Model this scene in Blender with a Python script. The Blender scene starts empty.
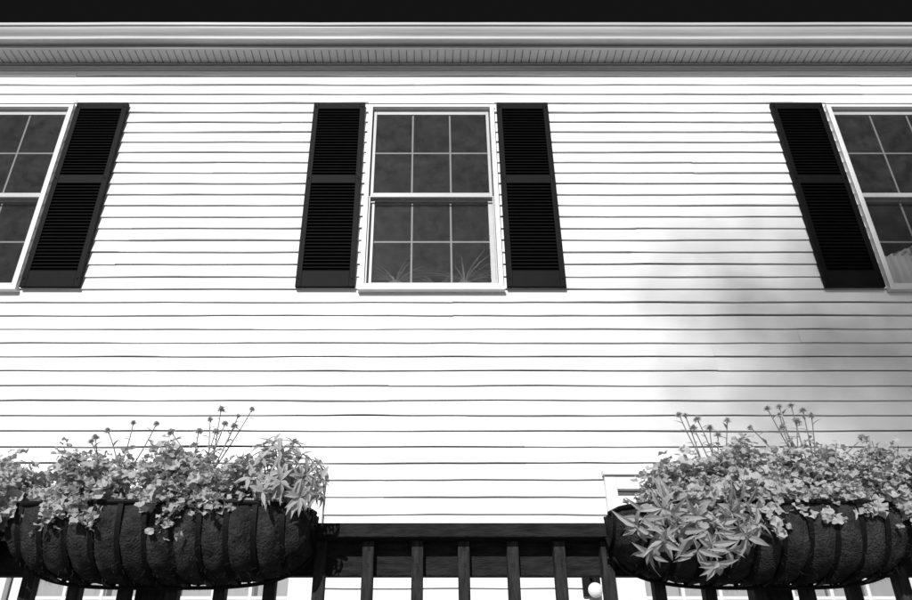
import bpy, math, random
from mathutils import Vector, Matrix, noise
random.seed(7)
R=math.radians
sc=bpy.context.scene
CZ=1.5           # camera height above ground
WY=4.30          # wall plane

# ---------------------------------------------------------------- materials
def mat(name, base, rough=0.6, var=0.0, scale=8.0, stretch=(1,1,1), bump=0.0, bscale=40.0, spec=0.5, metal=0.0, attr=None, transl=0.0):
    m=bpy.data.materials.new(name); m.use_nodes=True
    nt=m.node_tree; N=nt.nodes; L=nt.links
    b=N['Principled BSDF']
    b.inputs['Base Color'].default_value=(base,base,base,1)
    b.inputs['Roughness'].default_value=rough
    b.inputs['Specular IOR Level'].default_value=spec
    b.inputs['Metallic'].default_value=metal
    tc=N.new('ShaderNodeTexCoord'); mp=N.new('ShaderNodeMapping')
    mp.inputs['Scale'].default_value=stretch
    L.new(tc.outputs['Object'],mp.inputs['Vector'])
    col=None
    if var>0:
        n=N.new('ShaderNodeTexNoise'); n.inputs['Scale'].default_value=scale; n.inputs['Detail'].default_value=6; n.inputs['Roughness'].default_value=0.65
        L.new(mp.outputs[0],n.inputs['Vector'])
        mr=N.new('ShaderNodeMapRange'); mr.inputs['From Min'].default_value=0.25; mr.inputs['From Max'].default_value=0.75
        mr.inputs['To Min'].default_value=base*(1-var); mr.inputs['To Max'].default_value=min(base*(1+var),0.95)
        L.new(n.outputs['Fac'],mr.inputs['Value']); col=mr.outputs[0]
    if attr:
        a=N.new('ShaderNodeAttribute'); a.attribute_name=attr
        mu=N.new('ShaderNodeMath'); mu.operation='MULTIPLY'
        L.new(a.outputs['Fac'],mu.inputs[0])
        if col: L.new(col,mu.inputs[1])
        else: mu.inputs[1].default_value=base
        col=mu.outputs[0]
    if col:
        L.new(col,b.inputs['Base Color'])
    if bump>0:
        n2=N.new('ShaderNodeTexNoise'); n2.inputs['Scale'].default_value=bscale; n2.inputs['Detail'].default_value=5
        L.new(mp.outputs[0],n2.inputs['Vector'])
        bp=N.new('ShaderNodeBump'); bp.inputs['Strength'].default_value=bump; bp.inputs['Distance'].default_value=0.01
        L.new(n2.outputs['Fac'],bp.inputs['Height']); L.new(bp.outputs[0],b.inputs['Normal'])
    if transl>0:
        t=N.new('ShaderNodeBsdfTranslucent'); t.inputs[0].default_value=(base,base,base,1)
        if col: L.new(col,t.inputs[0])
        mx=N.new('ShaderNodeMixShader'); mx.inputs[0].default_value=transl
        L.new(b.outputs[0],mx.inputs[1]); L.new(t.outputs[0],mx.inputs[2])
        L.new(mx.outputs[0],N['Material Output'].inputs['Surface'])
    return m

M_siding=mat('vinyl_siding',0.75,0.45,0.05,1.1,(0.6,1,2.0),0.05,30,0.4)
M_trim=mat('white_trim',0.72,0.4,0.07,5)
M_sash=mat('sash_vinyl',0.42,0.4,0.12,5)
M_grille=mat('window_grilles',0.28,0.5,0.1,5)
M_gutter=mat('aluminium_gutter',0.46,0.4,0.25,2.2,(0.35,1,9),0.03,20)
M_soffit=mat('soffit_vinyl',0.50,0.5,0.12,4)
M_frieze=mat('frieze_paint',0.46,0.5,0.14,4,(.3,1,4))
M_shut=mat('black_shutter',0.004,0.6,0.4,9,(1,1,1),0.1,60,0.10)
M_wood=mat('weathered_stained_wood',0.018,0.85,0.8,14,(1.2,6,6),0.6,60,0.15)
M_woodv=mat('weathered_baluster_wood',0.028,0.85,0.8,14,(7,7,1.2),0.6,60,0.15)
M_coco=mat('coconut_fibre_liner',0.034,0.95,0.75,30,(1,1,1),1.0,160,0.05)
M_iron=mat('black_iron',0.004,0.6,0.2,20,spec=0.15)
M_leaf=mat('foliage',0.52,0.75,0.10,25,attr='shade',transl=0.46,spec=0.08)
M_inleaf=mat('houseplant_foliage',0.30,0.75,0.10,25,attr='shade',transl=0.3,spec=0.1)
M_tleaf=mat('tree_foliage',0.12,0.6,0.15,5,attr='shade',transl=0.2,spec=0.2)
M_petal=mat('petals',0.58,0.7,0.15,40,attr='shade',transl=0.35,spec=0.1)
M_room=mat('room_plaster',0.32,0.9,0.1,2)
M_grass=mat('lawn_grass',0.22,0.9,0.4,1.5,bump=0.5,bscale=30)
M_bark=mat('bark',0.10,0.9,0.4,6,(4,4,1),0.8,20)
M_shing=mat('roof_shingles',0.06,0.9,0.4,10,bump=0.5)
M_curt=mat('curtain_fabric',0.7,0.9,0.05,8,transl=0.3)
M_found=mat('foundation_concrete',0.3,0.9,0.2,5,bump=0.3)
M_soil=mat('potting_soil',0.02,0.95,0.4,40,bump=1)
M_pot=mat('terracotta_pot',0.15,0.8,0.2,10)
M_globe=mat('opal_glass_globe',0.85,0.15,0.02,5)

def glassmat():
    m=bpy.data.materials.new('window_glass'); m.use_nodes=True
    nt=m.node_tree; N=nt.nodes; L=nt.links; N.clear()
    o=N.new('ShaderNodeOutputMaterial'); t=N.new('ShaderNodeBsdfTransparent'); t.inputs[0].default_value=(.82,.82,.82,1)
    g=N.new('ShaderNodeBsdfGlossy'); g.inputs['Roughness'].default_value=0.03
    df=N.new('ShaderNodeBsdfDiffuse'); df.inputs[0].default_value=(.5,.5,.5,1)
    lw=N.new('ShaderNodeLayerWeight'); lw.inputs[0].default_value=0.5
    p=N.new('ShaderNodeMath'); p.operation='POWER'; p.inputs[1].default_value=4
    a=N.new('ShaderNodeMath'); a.operation='MULTIPLY_ADD'; a.inputs[1].default_value=.9; a.inputs[2].default_value=.08
    L.new(lw.outputs['Facing'],p.inputs[0]); L.new(p.outputs[0],a.inputs[0])
    tc=N.new('ShaderNodeTexCoord'); n=N.new('ShaderNodeTexNoise'); n.inputs['Scale'].default_value=2.5
    bp=N.new('ShaderNodeBump'); bp.inputs['Strength'].default_value=.15; bp.inputs['Distance'].default_value=.02
    L.new(tc.outputs['Object'],n.inputs[0]); L.new(n.outputs['Fac'],bp.inputs['Height']); L.new(bp.outputs[0],g.inputs['Normal'])
    mx=N.new('ShaderNodeMixShader'); L.new(a.outputs[0],mx.inputs[0]); L.new(t.outputs[0],mx.inputs[1]); L.new(g.outputs[0],mx.inputs[2])
    n3=N.new('ShaderNodeTexNoise'); n3.inputs['Scale'].default_value=9; n3.inputs['Detail'].default_value=9; n3.inputs['Roughness'].default_value=.75; L.new(tc.outputs['Object'],n3.inputs[0])
    mr=N.new('ShaderNodeMapRange'); mr.inputs['From Min'].default_value=.3; mr.inputs['From Max'].default_value=.75; mr.inputs['To Min'].default_value=.01; mr.inputs['To Max'].default_value=.08
    L.new(n3.outputs['Fac'],mr.inputs['Value'])
    m2=N.new('ShaderNodeMixShader'); L.new(mr.outputs[0],m2.inputs[0]); L.new(mx.outputs[0],m2.inputs[1]); L.new(df.outputs[0],m2.inputs[2])
    L.new(m2.outputs[0],o.inputs[0]); return m
M_glass=glassmat()

# ---------------------------------------------------------------- mesh builder
class MB:
    def __init__(s): s.v=[]; s.f=[]; s.sh=[]
    def quad(s,a,b,c,d,sh=1.0):
        i=len(s.v); s.v+= [tuple(a),tuple(b),tuple(c),tuple(d)]; s.f.append((i,i+1,i+2,i+3)); s.sh.append(sh)
    def box(s,x0,x1,y0,y1,z0,z1):
        i=len(s.v)
        P=[(x0,y0,z0),(x1,y0,z0),(x1,y1,z0),(x0,y1,z0),(x0,y0,z1),(x1,y0,z1),(x1,y1,z1),(x0,y1,z1)]
        s.v+=P
        for q in ((0,3,2,1),(4,5,6,7),(0,1,5,4),(1,2,6,5),(2,3,7,6),(3,0,4,7)):
            s.f.append(tuple(i+k for k in q)); s.sh.append(1.0)
    def tube(s,pts,r0,r1=None,n=5,sh=1.0):
        if r1 is None: r1=r0
        pts=[Vector(p) for p in pts]; base=len(s.v); m=len(pts)
        for k,p in enumerate(pts):
            d=(pts[min(k+1,m-1)]-pts[max(k-1,0)])
            if d.length<1e-9: d=Vector((0,0,1))
            d.normalize(); u=d.cross(Vector((0.31,0.95,0.1)) if abs(d.y)<.9 else Vector((1,0,0))); u.normalize(); w=d.cross(u)
            r=r0+(r1-r0)*k/max(1,m-1)
            for q in range(n):
                a=2*math.pi*q/n; s.v.append(tuple(p+u*math.cos(a)*r+w*math.sin(a)*r))
        for k in range(m-1):
            for q in range(n):
                a=base+k*n+q; b=base+k*n+(q+1)%n
                s.f.append((a,b,b+n,a+n)); s.sh.append(sh)
    def leaf(s,p,d,nrm,L,W,kind='lance',sh=1.0,droop=.25):
        p=Vector(p); d=Vector(d).normalized(); n=Vector(nrm)
        x=d.cross(n)
        if x.length<1e-4: x=d.cross(Vector((1,0.2,0)))
        x.normalize(); n=x.cross(d)
        b=len(s.v)
        if kind=='lance':
            prof=[(0,.06),(.18,.62),(.42,1.0),(.7,.66),(1.0,.02)]
            for t,w in prof:
                c=p+d*(t*L)-n*(droop*L*t*t)
                up=n*(W*.22*w)
                s.v.append(tuple(c-x*(W*.5*w)+up)); s.v.append(tuple(c)); s.v.append(tuple(c+x*(W*.5*w)+up))
            for k in range(4):
                a=b+3*k
                s.f.append((a,a+1,a+4,a+3)); s.sh.append(sh); s.f.append((a+1,a+2,a+5,a+4)); s.sh.append(sh*.93)
        else:
            c=p+d*(L*.5); s.v.append(tuple(c-n*(L*.10)))
            m=12; ph=random.random()*6
            for k in range(m):
                a=2*math.pi*k/m
                r=.5*(1+.20*math.cos(4*a+ph)+random.uniform(-.09,.09))
                z=.14*math.sin(3*a+ph)+random.uniform(-.07,.07)-droop*.3*math.cos(a)
                s.v.append(tuple(c+d*(L*r*math.cos(a))+x*(W*r*math.sin(a))+n*(L*z)))
            for k in range(m):
                s.f.append((b,b+1+k,b+1+(k+1)%m)); s.sh.append(sh*(1+.06*math.sin(k*2.5)))
    def obj(s,name,m,parent=None,smooth=False,attr=False,bevel=0):
        me=bpy.data.meshes.new(name); me.from_pydata(s.v,[],s.f); me.validate(clean_customdata=False)
        me.materials.append(m)
        if attr:
            A=me.attributes.new('shade','FLOAT','FACE')
            if len(A.data)==len(s.sh): A.data.foreach_set('value',s.sh)
            else: A.data.foreach_set('value',[1.0]*len(A.data))
        if smooth: me.polygons.foreach_set('use_smooth',[True]*len(me.polygons))
        me.update()
        o=bpy.data.objects.new(name,me); sc.collection.objects.link(o)
        if parent: o.parent=parent
        if bevel>0:
            bm=o.modifiers.new('bevel','BEVEL'); bm.width=bevel; bm.segments=2; bm.limit_method='ANGLE'
        return o
def empty(name):
    e=bpy.data.objects.new(name,None); sc.collection.objects.link(e); return e

house=empty('white_house')
W_T=4.09+CZ; W_B=2.39+CZ
WINS=[(-3.362,W_B,W_T,1.0),(0.0,W_B,W_T,1.0),(3.66,W_B,W_T,1.0)]
DOORS=[(-1.55,1.10+CZ,1.82),(1.95,1.10+CZ,1.82)]
DECK=0.83
holes=[(c-w/2+.02,c+w/2-.02,a+.02,b-.02) for c,a,b,w in WINS]+[(c-w/2+.02,c+w/2-.02,DECK,t-.02) for c,t,w in DOORS]
# ---------------------------------------------------------------- siding
H=.1016; TOP=4.50+CZ
sid=MB()
def emit(z0,za,zb,x0,x1,dy,dz,seed):
    if zb-za<.002 or x1-x0<.01: return
    n=max(1,int((x1-x0)/.08)); xs=[x0+(x1-x0)*i/n for i in range(n+1)]
    P=.0155
    full= za<=z0+1e-6
    def wob(x): return .0065*noise.noise(Vector((x*1.0,seed*.9,0)))+.0028*noise.noise(Vector((x*3.6,seed*1.7,5)))
    def wy(x): return .005*noise.noise(Vector((x*.9,seed*2.1,9)))+.0025*noise.noise(Vector((x*3.1,seed*1.3,2)))
    def yy(z): return -(P-(P-.0015)*(z-z0)/H)
    pr=[]
    if full: pr+= [(0.000,z0+.002),(-P+.002,z0),(-P-.0002,z0+.0015)]
    else: pr.append((yy(za),za))
    pr.append((yy((max(za,z0)+zb)/2),(max(za,z0)+zb)/2)); pr.append((yy(zb),zb))
    b=len(sid.v)
    for x in xs:
        w=wob(x); v=wy(x)
        for y,z in pr:
            k=1-min(1,max(0,(z-z0)/H))
            sid.v.append((x,WY+y+(v+dy)*(k if y<-.0016 else 0),z+(w+dz)*k))
    m=len(pr)
    for i in range(n):
        for k in range(m-1):
            a=b+i*m+k; sid.f.append((a,a+m,a+m+1,a+1)); sid.sh.append(1)
z=0.45; c=0; XL,XR=-8.0,8.0
offset=0
while z<TOP-.001:
    z1=min(z+H,TOP)
    if c%2==0:
        offset=random.uniform(0,3.6)
    joints=[XL]; x=XL+.3+offset
    while x<XR: joints.append(x); x+=3.66
    joints.append(XR)
    if c%2==0: dys=[random.uniform(-.002,.001) for _ in joints]; dzs=[random.uniform(-.003,.003) for _ in joints]
    for i in range(len(joints)-1):
        xa,xb=joints[i],joints[i+1]
        cuts=sorted(set([z,z1]+[h for hh in holes for h in hh[2:] if z<h<z1]))
        for za,zb in zip(cuts[:-1],cuts[1:]):
            zm=(za+zb)/2
            segs=[(xa,xb)]
            for hx0,hx1,hz0,hz1 in holes:
                if hz0<zm<hz1:
                    ns=[]
                    for s0,s1 in segs:
                        if hx1<=s0 or hx0>=s1: ns.append((s0,s1))
                        else:
                            if s0<hx0: ns.append((s0,hx0))
                            if s1>hx1: ns.append((hx1,s1))
                    segs=ns
            for s0,s1 in segs: emit(z,za,zb,s0,s1,dys[i],dzs[i],c+.37*i)
    z=z1; c+=1
sid.obj('siding',M_siding,house)
b=MB(); b.box(XL,XR,WY-.0,WY+.2,0,.45); b.obj('foundation',M_found,house)
b=MB(); b.box(XL-.001,XL+.1,WY+.02,WY+7,.45,TOP); b.box(XR-.1,XR+.001,WY+.02,WY+7,.45,TOP); b.box(XL,XR,WY+6.9,WY+7.02,.46,TOP); b.obj('side_and_rear_walls',M_siding,house)
b=MB(); b.box(XL-.03,XL+.08,WY-.03,WY+.019,.45,TOP); b.box(XR-.08,XR+.03,WY-.03,WY+.019,.45,TOP); b.obj('corner_posts',M_trim,house)
SF=4.557+CZ; FY=4.10
b=MB()
rz=SF+.16
b.quad((XL-.3,FY-.02,rz),(XR+.3,FY-.02,rz),(XR+.3,WY+3.5,rz+1.6),(XL-.3,WY+3.5,rz+1.6))
b.quad((XL-.3,WY+3.5,rz+1.6),(XR+.3,WY+3.5,rz+1.6),(XR+.3,WY+7.3,rz),(XL-.3,WY+7.3,rz))
b.obj('roof',M_shing,house)
b=MB(); x=XL-.2
while x<XR+.2:
    w=.0635; g=.009; d=.012
    b.quad((x,FY,SF),(x,WY,SF),(x+w-g,WY,SF),(x+w-g,FY,SF))
    b.quad((x+w-g,FY,SF),(x+w-g,WY,SF),(x+w-g+.001,WY,SF+d),(x+w-g+.001,FY,SF+d))
    b.quad((x+w-g+.001,FY,SF+d),(x+w-g+.001,WY,SF+d),(x+w-.003,WY,SF+d),(x+w-.003,FY,SF+d))
    b.quad((x+w-.003,FY,SF+d),(x+w-.003,WY,SF+d),(x+w,WY,SF),(x+w,FY,SF))
    x+=w
b.obj('soffit',M_soffit,house)
b=MB(); b.box(XL,XR,WY-.024,WY+.01,TOP-.012,SF-.003); b.box(XL,XR,WY-.036,WY-.0245,TOP+.004,TOP+.018); b.box(XL,XR,WY-.040,WY-.0245,SF-.020,SF-.004)
b.obj('frieze_board',M_frieze,house,bevel=.002)
b=MB(); b.box(XL-.3,XR+.3,FY-.0,FY+.02,SF-.012,SF+.15); b.box(XL-.3,XR+.3,FY-.010,FY-.0005,SF-.022,SF-.004); b.obj('fascia_board',M_frieze,house)
b=MB()
g0=SF+.012
prof=[(FY-.001,g0+.13),(FY-.001,g0),(FY-.07,g0),(FY-.074,g0+.004),(FY-.074,g0+.030),(FY-.080,g0+.038),(FY-.094,g0+.052),(FY-.108,g0+.070),(FY-.116,g0+.086),(FY-.118,g0+.096),(FY-.130,g0+.098),(FY-.132,g0+.103),(FY-.132,g0+.124),(FY-.128,g0+.127),(FY-.118,g0+.127),(FY-.118,g0+.118)]
xs=[XL-.3+i*.2 for i in range(int((XR-XL+.6)/.2)+1)]
base=len(b.v)
for x in xs:
    dz=.004*noise.noise(Vector((x*.7,3,1)));dy=.005*noise.noise(Vector((x*.8,8,1)))+.002*noise.noise(Vector((x*3,8,4)))
    for y,zz in prof: b.v.append((x,y+dy,zz+dz))
m=len(prof)
for i in range(len(xs)-1):
    for k in range(m-1):
        a=base+i*m+k; b.f.append((a,a+1,a+m+1,a+m)); b.sh.append(1)
b.obj('gutter',M_gutter,house)

# ---------------------------------------------------------------- windows
def frame(b,x0,x1,z0,z1,t,y0,y1,tb=None,tt=None):
    tb=t if tb is None else tb; tt=t if tt is None else tt
    b.box(x0,x0+t,y0,y1,z0,z1); b.box(x1-t,x1,y0,y1,z0,z1)
    b.box(x0+t,x1-t,y0+.0008,y1-.0008,z1-tt,z1); b.box(x0+t,x1-t,y0+.0008,y1-.0008,z0,z0+tb)
def window(cx,z0,z1,w,idx):
    x0,x1=cx-w/2,cx+w/2
    b=MB()
    frame(b,x0,x1,z0+.012,z1,.034,WY-.050,WY+.06,.03,.034)
    b.box(x0-.008,x1+.008,WY-.060,WY-.0,z0-.012,z0+.011)
    b.box(x0-.004,x1+.004,WY-.058,WY-.0505,z1-.006,z1+.010)
    b.obj('window_casing',M_trim,house,bevel=.003)
    zc=z0+.82
    b=MB()
    frame(b,x0+.043,x1-.043,zc-.022,z1-.038,.022,WY-.010,WY+.014,.045,.044)
    frame(b,x0+.043,x1-.043,z0+.044,zc+.012,.034,WY+.018,WY+.050,.040,.045)
    b.box(cx-.03,cx+.03,WY+.006,WY+.017,zc+.0235,zc+.031)
    b.box(x0+.037,x1-.037,WY-.034,WY-.0205,zc-.034,zc-.024)
    b.box(x0+.0375,x0+.048,WY-.034,WY-.0205,z0+.043,zc-.0345); b.box(x1-.048,x1-.0375,WY-.034,WY-.0205,z0+.043,zc-.0345)
    b.obj('window_sashes',M_sash,house,bevel=.0015)
    b=MB()
    def gr(gx0,gx1,gz0,gz1,y):
        for i in (1,2):
            gx=gx0+(gx1-gx0)*i/3; b.box(gx-.0065,gx+.0065,y,y+.006,gz0,gz1)
        gz=(gz0+gz1)/2; b.box(gx0,gx1,y+.0007,y+.0053,gz-.0065,gz+.0065)
    gr(x0+.06,x1-.06,zc+.02,z1-.08,WY+.0); gr(x0+.07,x1-.07,z0+.08,zc-.03,WY+.036)
    b.obj('window_grilles',M_grille,house)
    g=MB()
    y=WY-.004; g.quad((x0+.06,y,zc+.02),(x1-.06,y,zc+.02),(x1-.06,y,z1-.08),(x0+.06,y,z1-.08))
    y=WY+.032; g.quad((x0+.07,y,z0+.08),(x1-.07,y,z0+.08),(x1-.07,y,zc-.03),(x0+.07,y,zc-.03))
    g.obj('window_glass',M_glass,house)
    r=MB(); X0,X1=cx-1.3,cx+1.3; Y0,Y1=WY+.1,WY+3.2; Z0,Z1=z0-.75,z1+.12
    r.quad((X0,Y1,Z0),(X1,Y1,Z0),(X1,Y1,Z1),(X0,Y1,Z1)); r.quad((X0,Y0,Z0),(X0,Y1,Z0),(X0,Y1,Z1),(X0,Y0,Z1)); r.quad((X1,Y0,Z0),(X1,Y1,Z0),(X1,Y1,Z1),(X1,Y0,Z1))
    r.quad((X0,Y0,Z0),(X1,Y0,Z0),(X1,Y1,Z0),(X0,Y1,Z0)); r.quad((X0,Y0,Z1),(X1,Y0,Z1),(X1,Y1,Z1),(X0,Y1,Z1))
    for (p,q,s_,t) in ((X0,x0+.03,Z0,Z1),(x1-.03,X1,Z0,Z1),(x0+.03,x1-.03,Z0,z0+.03),(x0+.03,x1-.03,z1-.03,Z1)):
        r.quad((p,Y0,s_),(q,Y0,s_),(q,Y0,t),(p,Y0,t))
    for xx in (x0+.03,x1-.03): r.quad((xx,WY+.055,z0),(xx,Y0,z0),(xx,Y0,z1),(xx,WY+.055,z1))
    r.box(X0+.001,X1-.001,Y1-.08,Y1-.001,Z1-.10,Z1-.001)
    r.obj('bedroom_interior',M_room,house)
    b=MB(); b.box(x0-.05,x1+.05,WY+.06,WY+.24,z0+.02,z0+.045); b.obj('interior_sill',M_trim,house)
for i,(c_,a_,b_,w_) in enumerate(WINS): window(c_,a_,b_,w_,i)

def curtain(x0,x1,y,z0,z1,amp=.02,waves=7,slope=0.0):
    b=MB(); n=60; m=14
    for j in range(m+1):
        t=j/m
        for i in range(n+1):
            u=i/n; xx=x0+(x1-x0)*u; zz=z0+(z1-z0+slope*u)*t
            b.v.append((xx,y+amp*math.sin(2*math.pi*waves*u+.5*t),zz))
    for j in range(m):
        for i in range(n):
            a=j*(n+1)+i; b.f.append((a,a+1,a+n+2,a+n+1)); b.sh.append(1)
    return b
c1=curtain(3.22,3.62,WY+.12,W_B+.06,W_B+.32,.014,7,.16); c1.obj('cafe_curtain',M_curt,house,smooth=True)

# ---------------------------------------------------------------- shutters
def shutter(cx,zb,zt,w=.41):
    x0,x1=cx-w/2,cx+w/2; yb=WY-.018; yf=WY-.050
    b=MB(); st=.040
    b.box(x0,x0+st,yf,yb,zb,zt); b.box(x1-st,x1,yf,yb,zb,zt)
    h=zt-zb
    zr=[(zb,zb+.125),(zb+h*.525,zb+h*.525+.075),(zt-.065,zt)]
    for a,c in zr: b.box(x0+st,x1-st,yf+.001,yb-.001,a,c)
    b.box(x0+st,x1-st,yb-.004,yb,zb+.12,zt-.06)
    for (a,c) in ((zr[0][1],zr[1][0]),(zr[1][1],zr[2][0])):
        n=round((c-a)/.028); p=(c-a)/n
        for i in range(n):
            zc=a+p*(i+.5)
            X0=x0+st; X1=x1-st
            b.quad((X0,yf+.004,zc-.011),(X1,yf+.004,zc-.011),(X1,yb-.006,zc+.012),(X0,yb-.006,zc+.012))
            b.quad((X0,yf+.004,zc-.014),(X1,yf+.004,zc-.014),(X1,yf+.004,zc-.011),(X0,yf+.004,zc-.011))
            b.quad((X0,yf+.004,zc-.014),(X0,yb-.006,zc+.008),(X1,yb-.006,zc+.008),(X1,yf+.004,zc-.014))
    for sx in (x0+st/2,x1-st/2):
        for sz in (zb+.06,zb+h*.55,zt-.05): b.tube([(sx,yf-.004,sz),(sx,yf+.002,sz)],.006,.006,8)
    b.obj('louvered_shutter',M_shut,house,bevel=.002)
SB=2.405+CZ; ST=4.10+CZ
for c_,a_,b_,w_ in WINS:
    shutter(c_-.5-.03-.205,SB,ST); shutter(c_+.5+.022+.205,SB,ST)

# ---------------------------------------------------------------- french doors
for cx,t,w in DOORS:
    x0,x1=cx-w/2,cx+w/2; b=MB()
    frame(b,x0,x1,DECK+.002,t,.07,WY-.045,WY+.08,.05,.08)
    b.box(x0-.01,x1+.01,WY-.065,WY-.0,t+.001,t+.03)
    g=MB(); nL=2; lw=(w-.14)/nL
    for i in range(nL):
        a=x0+.07+i*lw+.004; c2=a+lw-.008
        frame(b,a,c2,DECK+.055,t-.085,.10,WY+.01,WY+.05,.55,.10)
        zc=DECK+.6; zt=t-.185
        for k in (1,2): 
            xx=a+.1+(c2-a-.2)*k/3; b.box(xx-.01,xx+.01,WY+.012,WY+.048,zc,zt)
        for k in (1,2,3):
            zz=zc+(zt-zc)*k/4; b.box(a+.1,c2-.1,WY+.014,WY+.046,zz-.01,zz+.01)
        g.quad((a+.1,WY+.03,zc),(c2-.1,WY+.03,zc),(c2-.1,WY+.03,zt),(a+.1,WY+.03,zt))
    b.obj('french_doors',M_trim,house,bevel=.003); g.obj('door_glass',M_glass,house)
    cu=curtain(x0+.1,x1-.1,WY+.09,DECK+.1,t-.38,.012,22); cu.obj('door_curtain',M_curt,house,smooth=True)
    r=MB(); r.quad((x0,WY+1.6,DECK),(x1,WY+1.6,DECK),(x1,WY+1.6,t),(x0,WY+1.6,t)); r.quad((x0,WY+.1,t),(x1,WY+.1,t),(x1,WY+1.6,t),(x0,WY+1.6,t))
    r.quad((x0,WY+.1,DECK),(x0,WY+1.6,DECK),(x0,WY+1.6,t),(x0,WY+.1,t)); r.quad((x1,WY+.1,DECK),(x1,WY+1.6,DECK),(x1,WY+1.6,t),(x1,WY+.1,t)); r.quad((x0,WY+.1,DECK),(x1,WY+.1,DECK),(x1,WY+1.6,DECK),(x0,WY+1.6,DECK))
    r.obj('kitchen_interior',M_room,house)

# ---------------------------------------------------------------- deck + railing
deck=empty('wooden_deck')
b=MB(); y=2.02
while y<4.26:
    b.box(-6,6,y,y+.135,DECK-.03,DECK); y+=.141
b.obj('deck_boards',M_wood,deck)
b=MB(); b.box(-6,6,2.04,2.08,DECK-.26,DECK-.032); 
for i in range(25): b.box(-6+i*.5-.019,-6+i*.5+.019,2.081,4.25,DECK-.22,DECK-.032)
for i in range(6): b.box(-5.8+i*2.3,-5.66+i*2.3,2.1,2.24,0,DECK-.225)
b.obj('deck_frame',M_wood,deck)
rail=empty('deck_railing')
RT=CZ+.387
b=MB(); b.box(-6,.62,1.998,2.138,RT-.038,RT); b.box(.623,6,1.999,2.139,RT-.0385,RT+.001); b.obj('rail_cap',M_wood,rail,bevel=.004)
b=MB(); b.box(-6,6,2.073,2.111,RT-.128,RT-.0385); b.box(-6,6,2.073,2.111,DECK+.09,DECK+.18); b.obj('rail_boards',M_wood,rail,bevel=.003)
b=MB(); 
for k in range(-43,46):
    x=-.303+.131*k
    jx=random.uniform(-.003,.003)
    i=len(b.v); b.box(x-.016+jx,x+.016+jx,2.036,2.072,DECK-.02,RT-.040)
    for q in range(i,i+4):
        vx=b.v[q]; b.v[q]=(vx[0]+random.uniform(-.006,.006),vx[1],vx[2])
b.obj('balusters',M_woodv,rail,bevel=.003)
b=MB()
for x in (-5.8,-3.1,-.775,.955,3.1,5.8): b.box(x-.045,x+.045,2.112,2.202,DECK,RT-.0385)
b.obj('rail_posts',M_woodv,rail,bevel=.003)
b=MB()
for k in range(-43,46):
    x=-.303+.131*k
    for zz in (RT-.062,RT-.105): b.tube([(x,2.034,zz),(x,2.038,zz)],.004,.004,7)
b.obj('screws',M_iron,rail)

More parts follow.
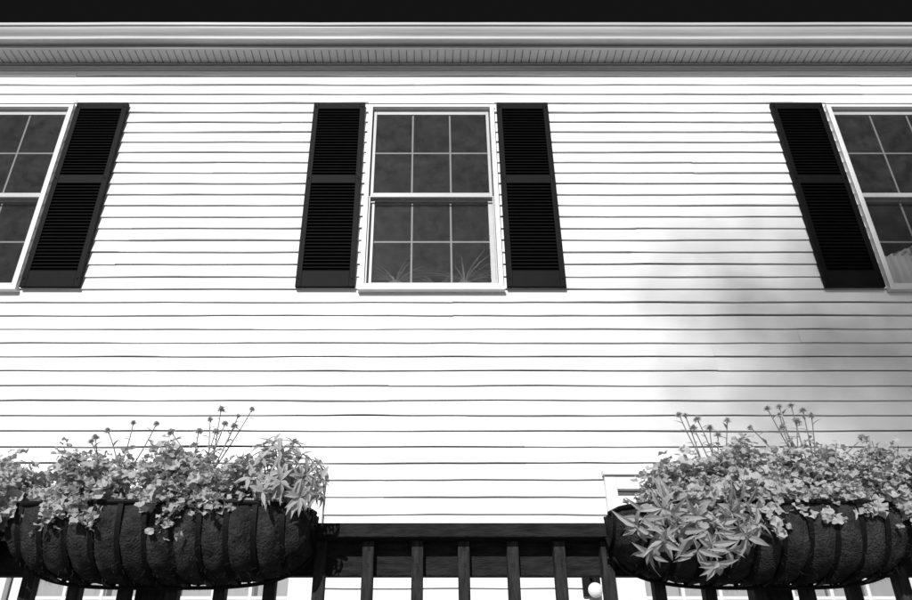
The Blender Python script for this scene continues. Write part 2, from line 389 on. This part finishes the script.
# ---------------------------------------------------------------- hayrack planters
BZ=CZ+.400
def planter(X0,X1,ribs=12,vis=True):
    root=empty('hayrack_planter')
    DY=.20; DZ=.172; YB=2.005
    def sec(u,v,off=0.0):
        q=abs(2*u-1); e=(1-q**3.6)**(1/2.6) if q<1 else 0
        a=v*math.pi/2
        dy=DY*(math.cos(a)**.85 if v<1 else 0); dz=DZ*math.sin(a)**.8
        sc_=.25+.75*e
        sd=.30+.70*e
        y=YB-(dy*sd+off*math.cos(a)); zz=BZ-(dz*sc_+off*math.sin(a))
        return Vector((X0+(X1-X0)*u,y,zz))
    b=MB(); nu=ribs*10; nv=16
    for i in range(nu+1):
        u=i/nu
        for j in range(nv+1):
            v=j/nv
            ph=(u*ribs)%1
            bulge=.021*math.sin(math.pi*ph)**.75*math.sin(math.pi*min(1,v*1.1+.08))*(.8+.5*noise.noise(Vector((int(u*ribs)*3.1,v*2,X0))))
            nz=.006*noise.noise(Vector((u*30,v*5,X0)))+.003*noise.noise(Vector((u*90,v*18,X0)))
            b.v.append(tuple(sec(u,v,bulge+nz)))
    for i in range(nu):
        for j in range(nv):
            a=i*(nv+1)+j; b.f.append((a,a+nv+1,a+nv+2,a+1)); b.sh.append(1)
    for i in (0,nu):
        c=len(b.v); p=sec(i/nu,0); b.v.append((p.x,YB,BZ))
        for j in range(nv): b.f.append((c,i*(nv+1)+j,i*(nv+1)+j+1)); b.sh.append(1)
    b.obj('coco_liner',M_coco,root,smooth=True)
    b=MB()
    for _ in range(700 if vis else 100):
        u=random.uniform(.02,.98); v=random.random(); p=sec(u,v,.010)
        d=Vector((random.uniform(-1,1),-random.random()*.7-.1,random.uniform(-1,.6)))
        L=random.uniform(.006,.016)
        b.tube([p,p+d.normalized()*L*.6,p+d.normalized()*L+Vector((random.uniform(-.003,.003),0,-.002))],.0005,.0003,3)
    b.obj('loose_fibres',M_coco,root)
    b=MB()
    for k in range(ribs+1):
        u=k/ribs; u=min(.995,max(.005,u))
        pts=[sec(u,j/16,.007) for j in range(17)]+[Vector((X0+(X1-X0)*u,YB+.004,BZ-.1))]
        i0=len(b.v); w=.0066
        for p in pts: b.v.append((p.x-w,p.y,p.z)); b.v.append((p.x+w,p.y,p.z)) 
        for j in range(len(pts)-1):
            a=i0+2*j; b.f.append((a,a+1,a+3,a+2)); b.sh.append(1)
    ob=b.obj('iron_ribs',M_iron,root); so=ob.modifiers.new('s','SOLIDIFY'); so.thickness=.004; so.offset=0
    b=MB()
    b.tube([sec(i/60,0,.006) for i in range(61)],.006,.006,8)
    b.tube([(X0,YB,BZ),(X1,YB,BZ)],.005,.005,8)
    b.tube([sec(i/60,.97,.009) for i in range(61)],.005,.005,8)
    for xx in (X0+.15,X1-.15): b.tube([(xx,YB,BZ-.08),(xx,YB-.01,BZ),(xx,2.0,RT+.008),(xx,2.14,RT+.006),(xx,2.147,RT-.03)],.0045,.0045,6)
    b.obj('iron_rim',M_iron,root)
    b=MB(); n=24
    for i in range(n):
        u0=i/n*.96+.02;u1=(i+1)/n*.96+.02
        p=sec(u0,0);q=sec(u1,0); b.quad((p.x,p.y+.01,BZ-.012),(q.x,q.y+.01,BZ-.012),(q.x,YB,BZ-.012),(p.x,YB,BZ-.012))
    b.obj('soil',M_soil,root)
    return root
PL=[(-1.105,-.31),(.475,1.265)]
planter(*PL[0]); planter(*PL[1])
planter(-2.05,-1.20,vis=False); planter(1.36,2.2,vis=False)

# ---------------------------------------------------------------- plants
def mound(name,cx,rx,h,seed,ry=.15,leafL=.0225,n=70,cy=1.89,hang=.065):
    random.seed(seed); b=MB(); s=MB()
    n=int(n*2.3)
    base=Vector((cx,cy+.02,BZ-.01))
    for k in range(n):
        th=random.uniform(0,2*math.pi); ph=math.acos(random.uniform(-0.02,1)); rr=random.uniform(.55,1.06)*(1+.30*noise.noise(Vector((th*1.3,ph*2.2,seed))))
        d=Vector((math.sin(ph)*math.cos(th),math.sin(ph)*math.sin(th),math.cos(ph)))
        tip=base+Vector((d.x*rx*rr,d.y*ry*rr,(max(0,d.z)**.7)*h*rr))
        if ph>1.0 : tip.z-=random.uniform(0,hang)
        st=base+Vector((d.x*rx*.35,d.y*ry*.3,0))
        mid=(st+tip)/2+Vector((0,0,.02))
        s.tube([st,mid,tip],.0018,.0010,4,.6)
        nl=random.randint(13,20)
        for q in range(nl):
            t=random.uniform(.5,1.07); p=st.lerp(tip,t)+Vector([random.gauss(0,.011) for _ in range(3)])
            a=random.uniform(0,2*math.pi)
            o=Vector((math.cos(a),math.sin(a),random.uniform(-.4,.7)))
            nr=(d*.8+Vector((0,-.3,.4))+Vector([random.gauss(0,.5) for _ in range(3)])).normalized()
            L=leafL*random.uniform(.5,1.3)
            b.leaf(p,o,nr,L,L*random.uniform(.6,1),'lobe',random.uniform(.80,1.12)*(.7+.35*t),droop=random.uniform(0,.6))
        if random.random()<.2:
            for q in range(3):
                nr=(d+Vector((0,-.5,.2))+Vector([random.gauss(0,.4) for _ in range(3)])).normalized()
                x=nr.cross(Vector((.3,.2,1))).normalized()
                L=random.uniform(.022,.034); p=tip+Vector([random.gauss(0,.010) for _ in range(3)])-x*L/2
                b.leaf(p,x,nr,L,L,'lobe',random.uniform(1.1,1.25),droop=0)
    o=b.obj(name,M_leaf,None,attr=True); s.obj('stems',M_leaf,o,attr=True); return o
def lance_plant(name,cx,cy,seed,tips,L=.075,W=.021):
    random.seed(seed); b=MB(); s=MB()
    for (tx,ty,tz) in tips:
        st=Vector((cx+random.uniform(-.03,.03),cy,BZ-.01))
        tip=Vector((tx,ty,tz)); mid=(st+tip)/2+Vector((0,0,.035+abs(min(0,tz-BZ))*.5))
        pts=[]
        for i in range(9):
            t=i/8; pts.append(st*(1-t)**2+mid*2*t*(1-t)+tip*t*t)
        s.tube(pts,.003,.0015,5,.7)
        ax=(pts[-1]-pts[-3]).normalized()
        for i in range(2,9):
            nn=3 if i<7 else (5 if i==7 else 8)
            for q in range(nn):
                a=random.uniform(0,2*math.pi); u=ax.cross(Vector((.2,1,.1))).normalized(); w=ax.cross(u)
                o=(u*math.cos(a)+w*math.sin(a)+ax*random.uniform(.1,.8)+Vector((0,-.1,-.1)))
                nr=(ax+Vector((0,-.2,.6))+Vector([random.gauss(0,.25) for _ in range(3)]))
                l=L*random.uniform(.6,1.15)*(1 if i<8 else .85)
                b.leaf(pts[i],o,nr,l,W*random.uniform(.75,1.1),'lance',random.uniform(.85,1.2),droop=random.uniform(.1,.7))
    o=b.obj(name,M_leaf,None,attr=True); s.obj('stems',M_leaf,o,attr=True); return o
def blooms(name,heads,seed,basex):
    random.seed(seed); b=MB(); s=MB()
    for (x,y,z_,r) in heads:
        r*=1.3
        top=Vector((x,y,CZ+z_)); st=Vector((basex(x)+random.uniform(-.03,.03),1.92,BZ+.03))
        mid=(st+top)/2+Vector((random.uniform(-.02,.02),random.uniform(-.01,.02),.01))
        pts=[st*(1-t)**2+mid*2*t*(1-t)+top*t*t for t in [i/8 for i in range(9)]]
        s.tube(pts,.0022,.0014,5,.55)
        for i in (2,3,4,5,6,7):
            if random.random()<.8:
                a=random.uniform(0,6.28); s.leaf(pts[i],(math.cos(a),math.sin(a)*.5,.6),(0,-.4,1),random.uniform(.018,.035),.009,'lance',.8,droop=.4)
        ax=((pts[-1]-pts[-2]).normalized()+Vector((random.uniform(-.4,.4),-.45,.2))).normalized(); u=ax.cross(Vector((1,.3,.1))).normalized(); w=ax.cross(u)
        for ring,(n,el,rr) in enumerate([(12,-.35,.85),(13,.0,1),(12,.35,.95),(10,.75,.85),(7,1.15,.75),(3,1.45,.7)]):
            for k in range(n):
                a=2*math.pi*k/n+ring*.4; o=(u*math.cos(a)+w*math.sin(a))*math.cos(el)+ax*math.sin(el)
                b.leaf(top,o,ax*math.cos(el)-(u*math.cos(a)+w*math.sin(a))*math.sin(el),r*rr*random.uniform(.7,1.15),r*.42,'lance',random.uniform(.7,1.2),droop=.15)
        s.tube([top-ax*.008,top-ax*.002,top+ax*.002],.0015,r*.35,7,.6)
    o=b.obj(name,M_petal,None,attr=True); s.obj('stems',M_leaf,o,attr=True); return o

mound('petunia_plant',-1.14,.110,.145,11,n=55)
mound('petunia_plant',-.895,.130,.150,12,n=80)
mound('petunia_plant',-.675,.125,.170,13,n=85)
mound('petunia_plant',-.52,.09,.13,14,n=40)
mound('petunia_plant',-1.55,.2,.12,15,n=40)
mound('petunia_plant',.665,.12,.140,21,n=60)
mound('petunia_plant',.82,.16,.175,22,n=100)
mound('petunia_plant',1.03,.15,.185,23,n=95)
mound('petunia_plant',1.21,.13,.165,24,n=75)
mound('petunia_plant',1.50,.18,.14,25,n=40)
random.seed(5)
tl=[]
for k in range(22):
    a=random.uniform(-1,1); tl.append((-.41+.115*a,1.88+random.uniform(-.08,.07),CZ+.58-.10*a*a+random.uniform(-.07,.03)))
tl+=[(-.29,1.86,CZ+.47),(-.30,1.84,CZ+.43),(-.33,1.80,CZ+.41),(-.38,1.79,CZ+.45),(-.46,1.80,CZ+.46),(-.42,1.78,CZ+.42)]
lance_plant('lantana_plant',-.41,1.92,31,tl,L=.050,W=.014)
tr=[(.51,1.80,CZ+.34),(.56,1.78,CZ+.30),(.63,1.76,CZ+.28),(.69,1.77,CZ+.32),(.75,1.76,CZ+.31),(.79,1.77,CZ+.34),(.73,1.77,CZ+.37),(.65,1.77,CZ+.36),(.57,1.78,CZ+.38),(.80,1.78,CZ+.38),(.67,1.75,CZ+.25),(.53,1.80,CZ+.28),(.60,1.79,CZ+.33),(.70,1.76,CZ+.28)]
lance_plant('trailing_plant',.67,1.86,32,tr,L=.070,W=.017)
f=lambda x:-.86 if x<-.75 else -.62
blooms('zinnia_flowers',[(-.94,1.93,.605,.013),(-.935,1.9,.585,.010),(-.905,1.92,.622,.012),(-.843,1.93,.648,.010),(-.773,1.92,.642,.010),(-.727,1.92,.618,.013),(-.60,1.93,.688,.014),(-.555,1.95,.675,.008),(-.512,1.93,.688,.010),(-.58,1.92,.642,.011),(-.55,1.91,.632,.012),(-.63,1.94,.662,.010),(-.65,1.92,.62,.013),(-.60,1.91,.615,.013)],41,f)
f=lambda x:.78 if x<.9 else 1.02
blooms('zinnia_flowers',[(.705,1.93,.672,.011),(.722,1.93,.67,.009),(.75,1.92,.655,.012),(.735,1.92,.63,.012),(.785,1.93,.632,.012),(.838,1.93,.655,.011),(.80,1.92,.61,.012),(.96,1.93,.69,.011),(.985,1.92,.668,.010),(1.00,1.94,.70,.010),(1.03,1.93,.70,.011),(1.06,1.93,.685,.012),(1.075,1.92,.665,.012),(1.03,1.92,.65,.012),(.99,1.93,.635,.012),(1.2,1.92,.6,.013),(.90,1.93,.635,.010)],42,f)

def spider(name,x,y,z,seed,n=26,L=.2):
    random.seed(seed); b=MB()
    for k in range(n):
        a=random.uniform(0,2*math.pi); o=Vector((math.cos(a),math.sin(a)*.35,random.uniform(.3,1.6)))
        b.leaf((x,y,z+.09),o,(-o.x*.5,-o.y*.5,1),L*random.uniform(.6,1.1),.016,'lance',random.uniform(.7,1.3),droop=random.uniform(.3,.9))
    o=b.obj(name,M_inleaf,None,attr=True)
    p=MB(); n=20
    for (r0,z0,r1,z1) in ((.038,0,.052,.08),(.057,.08,.057,.1),(.057,.1,.045,.1)):
        for k in range(n):
            a0=2*math.pi*k/n;a1=2*math.pi*(k+1)/n
            p.quad((x+r0*math.cos(a0),y+r0*math.sin(a0),z+z0),(x+r0*math.cos(a1),y+r0*math.sin(a1),z+z0),(x+r1*math.cos(a1),y+r1*math.sin(a1),z+z1),(x+r1*math.cos(a0),y+r1*math.sin(a0),z+z1))
    p.obj('plant_pot',M_pot,o)
zs=W_B+.045
spider('spider_plant',-.26,WY+.15,zs,51,30,.23); spider('spider_plant',.24,WY+.15,zs,52,44,.25); spider('spider_plant',.04,WY+.16,zs-.02,53,18,.16)

def porch_lamp(X,cz_):
    e=empty('porch_lamp'); b=MB(); n=16; r=.04
    f_=lambda t,a:(X+r*math.sin(t)*math.cos(a),WY-.12+r*math.sin(t)*math.sin(a),cz_+r*math.cos(t))
    for i in range(n):
        for j in range(10):
            t0=math.pi*j/10;t1=math.pi*(j+1)/10;a0=2*math.pi*i/n;a1=2*math.pi*(i+1)/n
            b.quad(f_(t0,a0),f_(t0,a1),f_(t1,a1),f_(t1,a0))
    b.obj('globe',M_globe,e,smooth=True)
    b=MB(); b.tube([(X,WY-.02,cz_+.07),(X,WY-.12,cz_+.07),(X,WY-.12,cz_+.04)],.012,.012,8); b.box(X-.05,X+.05,WY-.04,WY-.019,cz_-.02,cz_+.12); b.obj('bracket',M_iron,e)
porch_lamp(.9,.45+CZ)

# ---------------------------------------------------------------- ground & tree behind camera
b=MB(); n=40; S=600
for i in range(n+1):
    for j in range(n+1):
        x=-S+2*S*i/n; y=-S+2*S*j/n; b.v.append((x,y,0))
for i in range(n):
    for j in range(n):
        a=i*(n+1)+j; b.f.append((a,a+n+1,a+n+2,a+1)); b.sh.append(1)
b.obj('ground',M_grass)

SUN_EL=28; SUN_AZ=12
sd=Vector((-math.sin(R(SUN_AZ))*math.cos(R(SUN_EL)),-math.cos(R(SUN_AZ))*math.cos(R(SUN_EL)),math.sin(R(SUN_EL))))
def tree(name,crown,rad,base,seed,nl=5000,leaf=.14):
    random.seed(seed); w=MB(); lf=MB(); crown=Vector(crown); base=Vector(base)
    fork=Vector((base.x,base.y,crown.z*.86))
    w.tube([base,base.lerp(fork,.35)+Vector((.2,.1,0)),base.lerp(fork,.7)+Vector((-.1,.1,0)),fork],.30,.09,10)
    cl=[]
    for k in range(260):
        while True:
            d=Vector([random.gauss(0,.50) for _ in range(3)])
            if d.length<1.5: break
        c=crown+Vector((d.x*rad[0],d.y*rad[1],d.z*rad[2]+.22*d.x)); cl.append(c)
        if k%22==0: w.tube([fork,(fork+c)/2+Vector((0,0,.5)),c],.03,.010,5)
    for k in range(nl):
        c=random.choice(cl); p=c+Vector([random.gauss(0,.36) for _ in range(3)])
        o=Vector([random.gauss(0,1) for _ in range(3)]); lf.leaf(p,o,[random.gauss(0,1) for _ in range(3)],leaf,leaf*.7,'lance',random.uniform(.7,1.3))
    o=w.obj(name,M_bark); lf.obj('leaves',M_tleaf,o,attr=True); return o
tgt=Vector((3.70,WY,CZ+1.90)); T=48
c=tgt+sd*T
tree('maple_tree',c,(2.0,1.8,.70),(c.x+3.2,c.y,0),61,nl=2700,leaf=.125)

# ---------------------------------------------------------------- world, sun, camera
w=bpy.data.worlds.new('World'); sc.world=w; w.use_nodes=True
N=w.node_tree.nodes; L=w.node_tree.links; bg=N['Background']
sky=N.new('ShaderNodeTexSky'); sky.sky_type='NISHITA'; sky.sun_disc=False; sky.sun_elevation=R(SUN_EL); sky.sun_rotation=R(180+SUN_AZ)
sky.dust_density=.4; sky.air_density=.8
sp=N.new('ShaderNodeSeparateColor'); L.new(sky.outputs[0],sp.inputs[0])
m1=N.new('ShaderNodeMath'); m1.operation='MULTIPLY_ADD'; m1.inputs[1].default_value=-.30; L.new(sp.outputs['Blue'],m1.inputs[0]); L.new(sp.outputs['Red'],m1.inputs[2])
m2=N.new('ShaderNodeMath'); m2.operation='MAXIMUM'; m2.inputs[1].default_value=.06; L.new(m1.outputs[0],m2.inputs[0])
L.new(m2.outputs[0],bg.inputs[0]); bg.inputs[1].default_value=.12
s=bpy.data.lights.new('sun','SUN'); s.energy=4.6; s.angle=R(.5); s.color=(1,1,1)
so=bpy.data.objects.new('sun',s); sc.collection.objects.link(so); so.rotation_euler=sd.to_track_quat('Z','Y').to_euler()
cam=bpy.data.cameras.new('camera'); co=bpy.data.objects.new('camera',cam); sc.collection.objects.link(co)
cam.sensor_width=36; cam.lens=28; cam.shift_x=.027; cam.clip_end=2000; cam.clip_start=.05
co.location=(0,0,CZ); co.rotation_euler=(R(90+28.4),0,0)
sc.camera=co
sc.view_settings.view_transform='Standard'; sc.view_settings.look='None'; sc.view_settings.exposure=0; sc.view_settings.gamma=1
